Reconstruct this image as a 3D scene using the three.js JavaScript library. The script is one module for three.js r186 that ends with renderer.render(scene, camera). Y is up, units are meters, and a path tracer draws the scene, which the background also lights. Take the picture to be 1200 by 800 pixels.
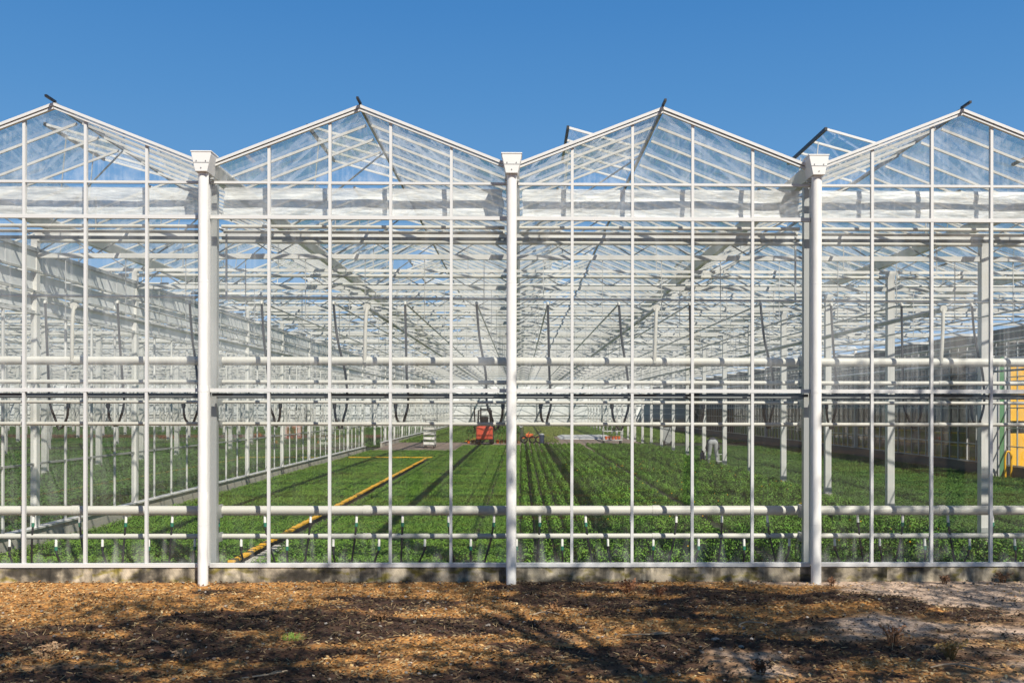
import * as THREE from 'three';
import { RoundedBoxGeometry } from 'three/addons/geometries/RoundedBoxGeometry.js';
import { MarchingCubes } from 'three/addons/objects/MarchingCubes.js';
import { ImprovedNoise } from 'three/addons/math/ImprovedNoise.js';

// ---------------------------------------------------------------- camera, sky, sun, exposure
const scene = new THREE.Scene();
const camera = new THREE.PerspectiveCamera(38.14, 1.5, 0.1, 3000);
camera.position.set(-.02, 2.074, 13.08);
camera.rotation.order = 'YXZ'; camera.rotation.y = -0.0172; camera.rotation.z = 0.00145;
camera.setViewOffset(1200, 800, -30, -78, 1200, 800);          // rising lens: upright posts stay upright
const EXPOSURE = 1.45;
{
  const W = 512, H = 256, d = new Float32Array(W * H * 4);
  // clear air: one blue by elevation, paler towards the horizon
  const stops = [[0, .40, .56, .78], [6, .26, .46, .73], [12, .140, .345, .655], [17, .094, .286, .605], [22, .064, .236, .555], [35, .040, .170, .45], [60, .026, .115, .35], [90, .022, .095, .31]];
  for (let r = 0; r < H; r++) {
    const el = Math.max(0, ((r + .5) / H - .5) * 180);
    let k = 0; while (k < stops.length - 2 && el > stops[k + 1][0]) k++;
    const a = stops[k], b = stops[k + 1], t = Math.min(1, (el - a[0]) / (b[0] - a[0]));
    for (let c = 0; c < W; c++) {
      const o = (r * W + c) * 4;
      for (let q = 0; q < 3; q++) d[o + q] = (a[q + 1] + (b[q + 1] - a[q + 1]) * t) / EXPOSURE;
      d[o + 3] = 1;
    }
  }
  const sky = new THREE.DataTexture(d, W, H, THREE.RGBAFormat, THREE.FloatType);
  sky.mapping = THREE.EquirectangularReflectionMapping; sky.magFilter = sky.minFilter = THREE.LinearFilter; sky.needsUpdate = true;
  scene.background = sky; scene.environment = sky;
}
const SUN = new THREE.Vector3(.44, 1, .84).normalize();
const sun = new THREE.DirectionalLight(new THREE.Color(1, .945, .855), 5);
sun.name = 'sun';
sun.position.copy(SUN).multiplyScalar(80); sun.target.position.set(0, 0, 0);
sun.castShadow = true; sun.shadow.mapSize.set(4096, 4096);
Object.assign(sun.shadow.camera, { left: -70, right: 40, top: 90, bottom: -40, near: 1, far: 260 });
scene.add(sun, sun.target);

// ---------------------------------------------------------------- helpers
let seed = 20240607;
const rnd = () => { seed |= 0; seed = seed + 0x6D2B79F5 | 0; let t = Math.imul(seed ^ seed >>> 15, 1 | seed); t = t + Math.imul(t ^ t >>> 7, 61 | t) ^ t; return ((t ^ t >>> 14) >>> 0) / 4294967296; };
const rr = (a, b) => a + (b - a) * rnd();
const V = (x, y, z) => new THREE.Vector3(x, y, z);
const perlin = new ImprovedNoise();
const fbm = (x, y, n = 4, z = .37) => { let s = 0, a = .5, f = 1; for (let i = 0; i < n; i++) { s += a * perlin.noise(x * f + i * 7.3, y * f - i * 3.1, z + i); a *= .5; f *= 2.03; } return s; };
const smooth = (a, b, x) => { const t = Math.min(1, Math.max(0, (x - a) / (b - a))); return t * t * (3 - 2 * t); };
const used = {};
const numbered = (n) => { const k = used[n] = (used[n] ?? -1) + 1; return k ? n + '_' + String(k).padStart(3, '0') : n; };
function tag(o, label, category, group, kind) {
  if (label) o.userData.label = label; if (category) o.userData.category = category;
  if (group) o.userData.group = group; if (kind) o.userData.kind = kind;
  return o;
}
function shadowed(m) { m.castShadow = m.receiveShadow = true; return m; }
function thing(name, label, category, pos = [0, 0, 0], group) {
  const g = new THREE.Group(); g.name = numbered(name); g.position.set(...pos); scene.add(g);
  return tag(g, label, category, group);
}
function partGroup(name, parent) { const g = new THREE.Group(); g.name = name; parent.add(g); return g; }
function mesh(name, geo, mat, parent) {
  const m = shadowed(new THREE.Mesh(geo, mat)); m.name = parent === scene ? numbered(name) : name; parent.add(m); return m;
}
function structure(name, geo, mat) { return tag(mesh(name, geo, mat, scene), null, null, null, 'structure'); }
const unitBox = new THREE.BoxGeometry(1, 1, 1);
const unitCyl = new THREE.CylinderGeometry(.5, .5, 1, 12, 1);
const unitPlane = new THREE.PlaneGeometry(1, 1);
const _m = new THREE.Matrix4(), _q = new THREE.Quaternion();
// matrix that lays a unit box (length along local z) from a to b
function between(a, b, w, h) {
  const d = b.clone().sub(a), L = d.length(); d.divideScalar(L);
  const up = Math.abs(d.y) > .95 ? V(0, 0, 1) : V(0, 1, 0);
  const x = up.clone().cross(d).normalize(), y = d.clone().cross(x);
  return new THREE.Matrix4().makeBasis(x.multiplyScalar(w), y.multiplyScalar(h), d.multiplyScalar(L)).setPosition(a.clone().add(b).multiplyScalar(.5));
}
function place(m, mat4) { mat4.decompose(m.position, m.quaternion, m.scale); return m; }
function bar(name, a, b, w, h, mat, parent) { return place(mesh(name, unitBox, mat, parent), between(a, b, w, h)); }
const cylLie = new THREE.CylinderGeometry(.5, .5, 1, 16, 1).rotateX(Math.PI / 2);
function tube(name, a, b, dia, mat, parent) { return place(mesh(name, cylLie, mat, parent), between(a, b, dia, dia)); }
function boxAt(name, x0, x1, y0, y1, z0, z1, mat, parent) {
  const m = mesh(name, unitBox, mat, parent); m.position.set((x0 + x1) / 2, (y0 + y1) / 2, (z0 + z1) / 2); m.scale.set(x1 - x0, y1 - y0, z1 - z0); return m;
}
class MB {                                                    // joins bars and quads into one mesh
  constructor() { this.p = []; this.n = []; this.u = []; this.i = []; }
  geo(g, mat4) {
    const P = g.attributes.position, N = g.attributes.normal, U = g.attributes.uv, o = this.p.length / 3, v = new THREE.Vector3(), nm = new THREE.Matrix3().getNormalMatrix(mat4);
    for (let k = 0; k < P.count; k++) {
      v.fromBufferAttribute(P, k).applyMatrix4(mat4); this.p.push(v.x, v.y, v.z);
      v.fromBufferAttribute(N, k).applyMatrix3(nm).normalize(); this.n.push(v.x, v.y, v.z);
      this.u.push(U ? U.getX(k) : 0, U ? U.getY(k) : 0);
    }
    if (g.index) for (const k of g.index.array) this.i.push(o + k); else for (let k = 0; k < P.count; k++) this.i.push(o + k);
    return this;
  }
  bar(a, b, w, h) { return this.geo(unitBox, between(a, b, w, h)); }
  tube(a, b, d) { return this.geo(cylLie, between(a, b, d, d)); }
  box(x0, x1, y0, y1, z0, z1) { return this.geo(unitBox, new THREE.Matrix4().makeScale(x1 - x0, y1 - y0, z1 - z0).setPosition((x0 + x1) / 2, (y0 + y1) / 2, (z0 + z1) / 2)); }
  quad(a, b, c, d) {
    const o = this.p.length / 3, n = b.clone().sub(a).cross(d.clone().sub(a)).normalize();
    for (const [v, s, t] of [[a, 0, 0], [b, 1, 0], [c, 1, 1], [d, 0, 1]]) { this.p.push(v.x, v.y, v.z); this.n.push(n.x, n.y, n.z); this.u.push(s, t); }
    this.i.push(o, o + 1, o + 2, o, o + 2, o + 3); return this;
  }
  get geometry() {
    const g = new THREE.BufferGeometry();
    g.setAttribute('position', new THREE.Float32BufferAttribute(this.p, 3)); g.setAttribute('normal', new THREE.Float32BufferAttribute(this.n, 3));
    g.setAttribute('uv', new THREE.Float32BufferAttribute(this.u, 2)); g.setIndex(this.i); return g;
  }
  build(name, mat, parent, kind) { const m = mesh(name, this.geometry, mat, parent); if (kind) m.userData.kind = kind; return m; }
}
function quadGeo(a, b, c, d) { return new MB().quad(a, b, c, d).geometry; }
function curve(pts, r, seg = 20, rad = 6) { return new THREE.TubeGeometry(new THREE.CatmullRomCurve3(pts), seg, r, rad); }
function byteTex(w, h, f, srgb = false) {
  const d = new Uint8Array(w * h * 4);
  for (let y = 0; y < h; y++) for (let x = 0; x < w; x++) { const c = f(x, y), o = (y * w + x) * 4; for (let k = 0; k < 3; k++) d[o + k] = Math.max(0, Math.min(255, c[k])); d[o + 3] = 255; }
  const t = new THREE.DataTexture(d, w, h); t.wrapS = t.wrapT = THREE.RepeatWrapping; t.magFilter = t.minFilter = THREE.LinearFilter;
  if (srgb) t.colorSpace = THREE.SRGBColorSpace; t.needsUpdate = true; return t;
}
const rgb = (r, g, b) => new THREE.Color().setRGB(r, g, b);
const std = (c, roughness = .6, metalness = 0, more = {}) => new THREE.MeshStandardMaterial({ color: rgb(...c), roughness, metalness, ...more });

// ---------------------------------------------------------------- materials
const grime = byteTex(256, 256, (x, y) => { const n = fbm(x / 64 * 1.5, y / 64, 4) * 26 + (((x * 7919 + y * 104729) ^ (x * y)) % 17 - 8) * .6, v = 240 + n; return [v, v - 1, v - 5]; }, true);
const M = {
  white: std([.64, .64, .64], .42, 0, { map: grime }),
  whiteB: std([.64, .63, .60], .45),
  post: std([.80, .79, .77], .38, 0, { map: grime }),
  cream: std([.56, .55, .51], .5, 0, { map: grime }),
  galv: std([.42, .43, .42], .5, .45),
  galvDark: std([.20, .21, .21], .55, .4),
  gutter: std([.66, .65, .63], .5, .1),
  ridge: std([.28, .28, .27], .55, .3),
  line: std([.46, .45, .42], .5, .1),
  dark: std([.035, .035, .035], .6),
  rubber: std([.012, .012, .013], .5),
  concrete: null, path: null,
  nozzle: std([.78, .76, .70], .5),
  green: std([.02, .16, .10], .5),
  yellow: std([.82, .44, .012], .5, 0, { map: grime }),
  red: std([.56, .085, .045], .35),
  orange: std([.62, .13, .03], .5),
  blue: std([.03, .05, .10], .5),
  wood: std([.22, .13, .06], .8),
  panelWhite: std([.70, .71, .70], .7),
};
// glass: clear sheets that carry lime specks, run marks and splashed soil along the sill
const wisp = (x, y, s) => Math.max(0, fbm(x * s, y * s, 5) + .06);
function dirtTex(kind, off) {
  return byteTex(256, 512, (x, y) => {
    const u = x / 256, v = y / 512;
    let dirt = .004 + (kind === 'low' ? .03 : .2) * Math.max(0, fbm(u * 3 + off, v * 1.6, 4) - .06) + (kind === 'low' ? .03 : .16) * Math.max(0, fbm(u * 24 + off, v * 1.1, 3) - .08);
    if (kind === 'low') { const cloud = wisp(u + off, v * 1.6, 3.2); dirt += cloud * .4 * smooth(.17, .0, v + fbm(u * 5 + off, 3, 3) * .3); }
    if (kind === 'mid') dirt += .02 + .12 * Math.max(0, fbm(u * 2 + off, v * .8, 3) + .05);
    if (kind === 'top') dirt += .03 + .2 * Math.max(0, fbm(u * 9 + off, v * 9, 4));
    if (kind === 'roof') dirt += .12 + .5 * Math.max(0, fbm(u * 2.2 + off, v * 3, 4) - .02) + .2 * Math.max(0, fbm(u * 20 + off, v * 2, 3));
    const t = 255 * (1 - Math.min(.75, dirt)); return [t, t, t];
  });
}
const glass = (kind, off, tint = [.955, .96, .945]) => new THREE.MeshPhysicalMaterial({ color: rgb(...tint), transmission: 1, transmissionMap: dirtTex(kind, off), roughness: .02, ior: 1.5, thickness: 0, side: THREE.DoubleSide });
const G = {
  low: [glass('low', 1.3), glass('low', 5.9), glass('low', 9.2)],
  mid: [glass('mid', 2.1), glass('mid', 7.7)],
  top: [glass('top', 3.4), glass('top', 8.8)],
  roof: [glass('roof', .4, [.94, .94, .91]), glass('roof', 4.6, [.95, .95, .925])],
};
const film = (() => {
  const b = byteTex(512, 256, (x, y) => { const v = 128 + 260 * fbm(x / 34, y / 30, 5) + 160 * Math.max(0, .12 - Math.abs(fbm(x / 50, y / 34, 3, 7.7))); return [v, v, v]; });
  const t = byteTex(512, 256, (x, y) => { const v = 128 + 150 * fbm(x / 60, y / 26, 5, 2.2); return [v, v, v]; });
  return new THREE.MeshPhysicalMaterial({ color: rgb(.74, .75, .74), transmission: .75, transmissionMap: t, roughness: .45, thickness: 0, bumpMap: b, bumpScale: .008, side: THREE.DoubleSide });
})();
const concreteTex = byteTex(1024, 256, (x, y) => {
  const n = fbm(x / 46, y / 46, 5), st = fbm(x / 30, y / 110, 5, 4.4), soot = fbm(x / 120, y / 90, 5, 6.6), moss = smooth(.02, .4, fbm(x / 70, y / 40, 5, 8.1)), grit = ((x * 31 + y * 57) * 7919 % 29) / 29 - .5;
  const b = 158 + n * 110 + grit * 16, s = (1 - .42 * smooth(-.1, .5, st)) * (1 - .6 * smooth(-.02, .36, soot));
  return [b * s * (1 - moss * .22), b * .93 * s * (1 - moss * .24), b * .80 * s * (1 - moss * .6)];
}, true);
M.concrete = new THREE.MeshStandardMaterial({ map: concreteTex, roughness: .95, bumpMap: concreteTex, bumpScale: .006 });
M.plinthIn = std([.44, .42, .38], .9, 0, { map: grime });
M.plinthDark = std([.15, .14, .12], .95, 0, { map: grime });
M.path = std([.26, .20, .16], .9, 0, { map: grime });

// ---------------------------------------------------------------- layout
const S = 4.27, PZ = S / 6, Z1 = -3.57, ZFAR = -107.4, NT = 24;
const XV = (i) => -4.14 + 4 * i, EAVE = 5.31, RIDGE = 6.05, FLOOR = -.25, OUT = -.225;
const BAY0 = -15, BAY1 = 4;                                   // bays run from XV(i) to XV(i + 1)

// ---------------------------------------------------------------- ground outside
const GX0 = -11, GX1 = 11, GZ0 = -.6, GZ1 = 10.4;
// how far a spot is bare sand (1) or covered by dead moss and litter (0), and where black moss and painted tree shade darken it
const sandAt = (x, z) => smooth(-.12, .22, fbm(x * .55 + 3, z * .9, 5) + .16 * smooth(2.2, 6.5, x + (z - 2) * .45) + .36 * smooth(3.2, 7, x + (z - 1.5) * .6) - .40 + .16 * smooth(1.0, 3.5, x + z * .4) + .35 * smooth(.5, .15, z) * smooth(.6, 3, x));
const mossShadeAt = (x, z) => smooth(-.02, .12, fbm(x * .62 + 11, z * 1.25 + 4, 5, 5.2) + .02 + .10 * smooth(.8, 2.4, z) - .34 * smooth(-2.6, -5, x) * smooth(3.2, 1.6, z));  // shade put into the colour with the black moss; sunlit left corner kept pale
const groundTex = (() => {
  const W = 2048, H = 1024;
  return byteTex(W, H, (px, py) => {
    const x = GX0 + (px + .5) / W * (GX1 - GX0), z = GZ1 - (py + .5) / H * (GZ1 - GZ0);
    const sand = sandAt(x, z), blk = mossShadeAt(x, z), f = fbm(x * 9, z * 9, 3, 1.9), g = perlin.noise(x * 41, z * 41, 3.3), h = perlin.noise(x * 90, z * 90, 8.3);
    let r = 158 + f * 100 + g * 50 + h * 26, gg = 110 + f * 80 + g * 42 + h * 22, b = 54 + f * 50 + g * 24 + h * 14;
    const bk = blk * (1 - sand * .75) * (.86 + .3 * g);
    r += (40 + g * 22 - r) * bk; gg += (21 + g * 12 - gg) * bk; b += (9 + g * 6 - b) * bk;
    const sp = smooth(.22, .42, g + f * .6) * .75;
    r += (176 + f * 70 + h * 24 - r) * sand; gg += (152 + f * 64 + h * 22 - gg) * sand; b += (130 + f * 56 + h * 20 - b) * sand;
    r += (70 - r) * sp * sand; gg += (56 - gg) * sp * sand; b += (44 - b) * sp * sand;
    return [r, gg, b];
  }, true);
})();
const groundY = (x, z) => OUT + (z > 0 ? smooth(.05, .5, z) * (.05 * fbm(x * .9, z * .9, 3) + .035 * fbm(x * 5, z * 5, 3, 2.7)) + .012 * perlin.noise(x * 22, z * 22, 1) * smooth(.02, .3, z) : 0);
{
  const xs = [], zs = [];
  for (const x of [-900, -300, -120, -80, -66, -40, -20, -14]) xs.push(x);
  for (let x = GX0; x <= GX1 + 1e-6; x += .05) xs.push(x);
  for (const x of [14, 20, 30, 60, 150, 400, 900]) xs.push(x);
  for (const z of [-1500, -500, -200, -108, -50, -1, -.12]) zs.push(z);
  for (let z = 0; z <= 6.01; z += .045) zs.push(z);
  for (const z of [7, 8.5, 10.4, 14, 20, 30, 60, 150, 400]) zs.push(z);
  const p = [], u = [], ix = [];
  for (const z of zs) for (const x of xs) {
    const inside = z < -.1 && z > -108.5 && x > -66.5 && x < 24;
    p.push(x, inside ? -.6 : groundY(x, z), z); u.push((x - GX0) / (GX1 - GX0), (GZ1 - z) / (GZ1 - GZ0));
  }
  const n = xs.length;
  for (let j = 0; j < zs.length - 1; j++) for (let i = 0; i < n - 1; i++) { const a = j * n + i; ix.push(a, a + n, a + 1, a + 1, a + n, a + n + 1); }
  const g = new THREE.BufferGeometry(); g.setAttribute('position', new THREE.Float32BufferAttribute(p, 3)); g.setAttribute('uv', new THREE.Float32BufferAttribute(u, 2)); g.setIndex(ix); g.computeVertexNormals();
  groundTex.flipY = false;
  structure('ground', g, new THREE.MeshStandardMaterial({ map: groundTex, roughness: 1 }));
}
// ---------------------------------------------------------------- floor inside
const soil = std([.035, .045, .018], 1, 0, { map: grime });
{
  const f = mesh('greenhouse_floor', unitBox, soil, scene); f.position.set(-24.1, FLOOR - .1, -53.8); f.scale.set(80.4, .2, 107); tag(f, null, null, null, 'structure');
  const p = mesh('path', unitBox, M.path, scene); p.position.set(-.14, FLOOR + .02, -45.6); p.scale.set(15.8, .06, 13); tag(p, null, null, null, 'structure');
  const q = mesh('path', unitBox, M.path, scene); q.position.set(5.2, FLOOR + .02, -59.2); q.scale.set(5.3, .06, 14); tag(q, null, null, null, 'structure');
}

// ================================================================ the greenhouse
const house = thing('greenhouse', 'long white framed glass greenhouse with a row of pitched gables', 'greenhouse');
// ---- front wall: sill, mullions, transoms, panes, gable rafters
const front = partGroup('front_wall', house);
const FB0 = -3, FB1 = 4;
const rowsY = [[.015, 2.28, 'low'], [2.326, 4.555, 'mid'], [4.605, 5.02, 'top']];
const pitch = (RIDGE - EAVE) / 1.9;
const roofY = (dx) => RIDGE - Math.abs(dx) * pitch;            // height of the slope at a distance from the ridge
const gablePane = [0, 1, 2, 3, 4].map((k) => {
  const x0 = -2 + .8 * k + .03, x1 = x0 + .74, s = new THREE.Shape(), y0 = 5.055, t = (x) => roofY(x) - .085;
  s.moveTo(x0, y0); s.lineTo(x1, y0); s.lineTo(x1, Math.max(y0 + .01, t(x1))); if (x0 < 0 && x1 > 0) s.lineTo(0, t(0)); s.lineTo(x0, Math.max(y0 + .01, t(x0)));
  const g = new THREE.ShapeGeometry(s), P = g.attributes.position, U = g.attributes.uv;
  for (let i = 0; i < P.count; i++) U.setXY(i, (P.getX(i) - x0) / .8, (P.getY(i) - y0) / .9);
  return g;
});
for (let b = FB0; b <= FB1; b++) {
  const xl = XV(b), xr = xl + 4, xc = xl + 2;
  boxAt('sill', xl + .035, xr - .035, -.025, .025, -.03, .045, M.white, front);
  boxAt('transom', xl + .035, xr - .035, 2.278, 2.328, -.03, .036, M.white, front);
  boxAt('transom', xl + .035, xr - .035, 4.556, 4.604, -.03, .036, M.white, front);
  boxAt('transom', xl + .035, xr - .035, 5.022, 5.052, -.03, .03, M.white, front);
  boxAt('gasket', xl + .05, xr - .05, 2.225, 2.262, -.06, .0, M.dark, front);
  for (let k = 0; k < 5; k++) {
    for (const [y0, y1, kind] of rowsY) {
      const p = mesh('pane', unitPlane, G[kind][Math.floor(rnd() * G[kind].length)], front);
      p.position.set(xl + .4 + .8 * k, (y0 + y1) / 2, .003); p.scale.set((rnd() < .5 ? -1 : 1) * .77, y1 - y0 + .02, 1); p.rotation.set(rr(-.0035, .0035), rr(-.006, .006), 0);
    }
    mesh('pane', gablePane[k], G.top[Math.floor(rnd() * 2)], front).position.set(xc, 0, .003);
  }
  for (let k = 1; k < 5; k++) { const dx = -2 + .8 * k, x = xc + dx; boxAt('mullion', x - .0185, x + .0185, .02, roofY(dx) - .05, -.02, .032, M.white, front); }
  boxAt('mullion', xl - .03, xl + .03, -.0, 5.1, -.03, .05, M.white, front);
  for (const s of [-1, 1]) {
    const a = V(xc + s * 1.97, roofY(1.97) - .01, .045), e = V(xc + s * .0, RIDGE - .01, .045), n = V(0, -.046, -.01);
    bar('rafter', a, e, .06, .036, M.white, front);
    bar('rafter_strip', a.clone().add(n), e.clone().add(n), .05, .024, M.white, front);
  }
}
boxAt('mullion', XV(FB1 + 1) - .035, XV(FB1 + 1) + .035, 0, 5.1, -.03, .052, M.white, front);
// ---- concrete plinth below the sill, cast in lengths
for (let b = FB0; b <= FB1; b++) {
  const g = new THREE.BoxGeometry(3.996, .6, .16), U = g.attributes.uv, P = g.attributes.position;
  for (let i = 0; i < P.count; i++) U.setXY(i, (P.getX(i) + b * 3.7) / 3.2, (P.getY(i) + .3) / .8 + b * .13);
  mesh('plinth', g, M.concrete, house).position.set(XV(b) + 2, -.328, -.05);
}
// ---- front posts that carry the rain water down, gutter boxes on top
const boxShape = new THREE.Shape(); boxShape.moveTo(-.12, .25); boxShape.lineTo(.12, .25); boxShape.lineTo(.12, .215); boxShape.lineTo(.072, 0); boxShape.lineTo(-.072, 0); boxShape.lineTo(-.12, .215);
const boxGeo = new THREE.ExtrudeGeometry(boxShape, { depth: .3, bevelEnabled: true, bevelSize: .006, bevelThickness: .006, bevelSegments: 2 });
const postGeo = new THREE.CylinderGeometry(.066, .066, 5.5, 32, 1);
{ const U = postGeo.attributes.uv; for (let i = 0; i < U.count; i++) U.setXY(i, U.getX(i) * .6, U.getY(i) * 4); }
for (let i = FB0; i <= FB1 + 1; i++) {
  const d = partGroup('downpipe', house); d.position.set(XV(i), 0, .2);
  mesh('pipe', postGeo, M.post, d).position.y = 5.11 - 2.75;
  const c = mesh('collar', unitCyl, M.post, d); c.scale.set(.138, .03, .138); c.position.y = 2.29;
  mesh('gutter_box', boxGeo, M.whiteB, d).position.set(0, 5.12, -.2);
  const n = mesh('neck', unitCyl, M.galvDark, d); n.scale.set(.132, .03, .132); n.position.y = 5.117;
  for (const [x, y] of [[-.06, 5.25], [.06, 5.25], [0, 5.16]]) { const s = mesh('screw', unitCyl, M.galvDark, d); s.rotation.x = Math.PI / 2; s.scale.set(.014, .012, .014); s.position.set(x, y, .108); }
  boxAt('lip', -.135, .135, 5.366, 5.38, -.2, .112, M.post, d); boxAt('seam', -.1, .1, 5.225, 5.231, .1065, .109, M.galvDark, d); boxAt('strap', -.095, .095, 5.06, 5.085, -.15, -.1, M.galv, d);
  for (const y of [.55, 3.7]) { const q = mesh('joint_ring', unitCyl, M.whiteB, d); q.scale.set(.136, .012, .136); q.position.y = y; }
  const cl = boxAt('clamp', -.02, .02, 2.26, 2.32, -.16, -.065, M.post, d);
}
// ---- steel columns behind the front and through the house
for (let i = FB0; i <= FB1 + 1; i++) boxAt('column', XV(i) - .04, XV(i) + .04, FLOOR, 5.1, -.33, -.23, M.galv, house);
const colBase = [[7.86, .075, M.white, 'column'], [15.86, .06, M.white, 'column']];
for (const [x, r, m] of colBase) for (let k = 0; k < NT; k++) {
  const z = Z1 - S * k; if (x > 10 && k > 12) break;
  const c = partGroup('column', house); c.position.set(x, 0, z);
  boxAt('shaft', -r, r, FLOOR, 4.94, -r, r, m, c);
  if (k < 8) { boxAt('foot', -r - .03, r + .03, FLOOR, FLOOR + .16, -r - .03, r + .03, M.plinthIn, c); boxAt('bracket', -r - .006, r + .006, -.02, .06, r, r + .012, M.galv, c); }
}
for (let k = 0; k < NT; k++) { const z = Z1 - S * k; boxAt('column', XV(-1) - .05, XV(-1) + .05, .0, 4.94, z - .06, z + .06, M.whiteB, house); }
{ // far columns of the left house
  let n = 0;
  for (let x = -16.14, q = 0; x > -62; x -= 8, q++) for (let k = 2; k < NT; k++) boxAt('column', x - .09, x + .09, FLOOR, 4.94, Z1 - S * k - .09, Z1 - S * k + .09, M.white, house);
}
// ---- trellis girders: two chords and a zigzag
const TOP = 4.97, BOT = 4.61;
const diagGeo = unitBox;
function trellis(x0, x1, z, fine) {
  const t = partGroup('trellis_girder', house), n = Math.round((x1 - x0) / .5), w = (x1 - x0) / n;
  bar('top_chord', V(x0, TOP, z), V(x1, TOP, z), .06, .06, M.whiteB, t);
  bar('bottom_chord', V(x0, BOT, z), V(x1, BOT, z), .08, .08, M.white, t);
  tube('screen_bundle', V(x0 + .1, TOP - .13, z + .12), V(x1 - .1, TOP - .13, z + .12), .075, M.cream, t);
  tube('cross_tube', V(x0 + .06, TOP - .02, z - S / 2), V(x1 - .06, TOP - .02, z - S / 2), .05, M.whiteB, t);
  const mb = new MB();
  for (let k = 0; k < n; k++) {
    const a = V(x0 + w * k, k % 2 ? TOP - .025 : BOT + .03, z), b = V(x0 + w * (k + 1), k % 2 ? BOT + .03 : TOP - .025, z);
    if (fine) bar('diagonal', a, b, .018, .018, M.galvDark, t); else mb.bar(a, b, .018, .018);
  }
  if (!fine) mb.build('lattice', M.galv, t, 'stuff');
}
for (let k = 0; k < NT; k++) {
  const z = Z1 - S * k;
  trellis(-8.14, 7.86, z, k < 6); trellis(7.86, 15.86, z, k < 6);
  if (k > 0) trellis(-24.14, -8.14, z, false);
  if (k > 5) trellis(-64.14, -24.14, z, false);
}
// ---- roof: gutters, ridges, glazing bars, panes, vents
const NB = Math.floor(-ZFAR / PZ);
const VENT = 1.2, VA = .27;                                   // vent depth and how far above the level it stands open
const gutterShape = new THREE.Shape(); for (const [k, p] of [[-.10, .2], [-.10, .17], [-.05, .03], [.05, .03], [.10, .17], [.10, .2], [.085, .2], [.04, .045], [-.04, .045], [-.085, .2]].entries()) k ? gutterShape.lineTo(...p) : gutterShape.moveTo(...p);
const gutterGeo = new THREE.ExtrudeGeometry(gutterShape, { depth: -ZFAR - .02, bevelEnabled: false });
const sl = Math.hypot(1.9, RIDGE - EAVE);
const at = (xc, s, t, z, lift = 0) => V(xc + s * 1.9 * t, RIDGE - (RIDGE - EAVE) * t + lift, z);
const farBars = new MB(), farPanes = new MB(), farVentBars = new MB(), farVentEdge = new MB(), farVentPanes = new MB();
const near = (b) => b >= -2;
for (let b = BAY0; b <= BAY1; b++) {
  const xc = XV(b) + 2, span = partGroup('roof_span', house);
  if (b > BAY0) mesh('gutter', gutterGeo, M.gutter, span).position.set(XV(b), 5.1, ZFAR);
  bar('ridge', V(xc, RIDGE - .0, near(b) ? .03 : 0), V(xc, RIDGE, ZFAR), .04, .05, M.ridge, span);
  if (b >= FB0) { const e = mesh('ridge_cap', new THREE.BoxGeometry(.03, .03, .27), M.rubber, span); e.position.set(xc, RIDGE + .035, .14); }
  for (const s of [-1, 1]) for (let j = 1; j < NB; j++) {
    const z = -PZ * j, open = s < 0 && j % 6 >= 3;           // panes 3, 4, 5 of every six on the left slope carry the vent
    const one = near(b) && j <= 20;
    const a = at(xc, s, .02, z, -.03), e = at(xc, s, 1, z, -.03), inVent = s < 0 && (j % 6 === 4 || j % 6 === 5);
    const a2 = inVent ? at(xc, s, VENT / sl, z, -.03) : a;
    if (one) bar('glazing_bar', a2, e, .026, .034, M.white, span); else farBars.bar(a2, e, .026, .034);
    const t0 = open ? VENT / sl : .02, q = [at(xc, s, 1, z), at(xc, s, 1, z - PZ), at(xc, s, t0, z - PZ), at(xc, s, t0, z)];
    if (one && j < 20) mesh('pane', quadGeo(...q), G.roof[(j * 7 + b + 30) % 2], span); else farPanes.quad(...q);
  }
  for (const s of [-1, 1]) { const q = [at(xc, s, 1, -.03), at(xc, s, 1, -PZ), at(xc, s, .02, -PZ), at(xc, s, .02, -.03)]; if (near(b)) mesh('pane', quadGeo(...q), G.roof[0], span); else farPanes.quad(...q); }
  for (let k = 0; k * 6 + 6 < NB; k++) {
    const z0 = -PZ * (k * 6 + 3), z1 = z0 - PZ * 3, one = near(b) && k < 3, h = (l, z, up = .03) => V(xc - l * Math.cos(VA), RIDGE + up + l * Math.sin(VA), z);
    const v = one ? partGroup('roof_vent', house) : null;
    for (let m = 0; m <= 3; m++) { const z = z0 + (z1 - z0) * m / 3; if (one) bar('vent_bar', h(.03, z), h(VENT - .02, z), .028, .035, M.white, v); else farVentBars.bar(h(.03, z), h(VENT - .02, z), .028, .035); }
    for (let m = 0; m < 3; m++) { const za = z0 + (z1 - z0) * m / 3, zb = z0 + (z1 - z0) * (m + 1) / 3, q = [h(.04, za), h(.04, zb), h(VENT - .02, zb), h(VENT - .02, za)]; if (one) mesh('vent_pane', quadGeo(...q), G.top[m % 2], v); else farVentPanes.quad(...q); }
    const e0 = h(VENT, z0 + .02), e1 = h(VENT, z1 - .02), r0 = at(xc, -1, .62, (z0 + z1) / 2 - .5, -.1), r1 = at(xc, -1, .62, (z0 + z1) / 2 + .5, -.1);
    if (one) {
      bar('vent_edge', e0, e1, .04, .05, M.rubber, v);
      bar('push_rod', r0, h(VENT - .06, (z0 + z1) / 2 - .5, 0), .015, .015, M.galv, v); bar('push_rod', r1, h(VENT - .06, (z0 + z1) / 2 + .5, 0), .015, .015, M.galv, v);
    } else { farVentEdge.bar(e0, e1, .04, .05); farVentBars.bar(r0, h(VENT - .06, (z0 + z1) / 2 - .5, 0), .022, .022); }
  }
}
farBars.build('distant_glazing_bars', M.white, house, 'stuff');
farPanes.build('distant_roof_panes', G.roof[1], house, 'stuff');
farVentBars.build('distant_vent_bars', M.white, house, 'stuff');
farVentEdge.build('distant_vent_edges', M.rubber, house, 'stuff');
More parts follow.
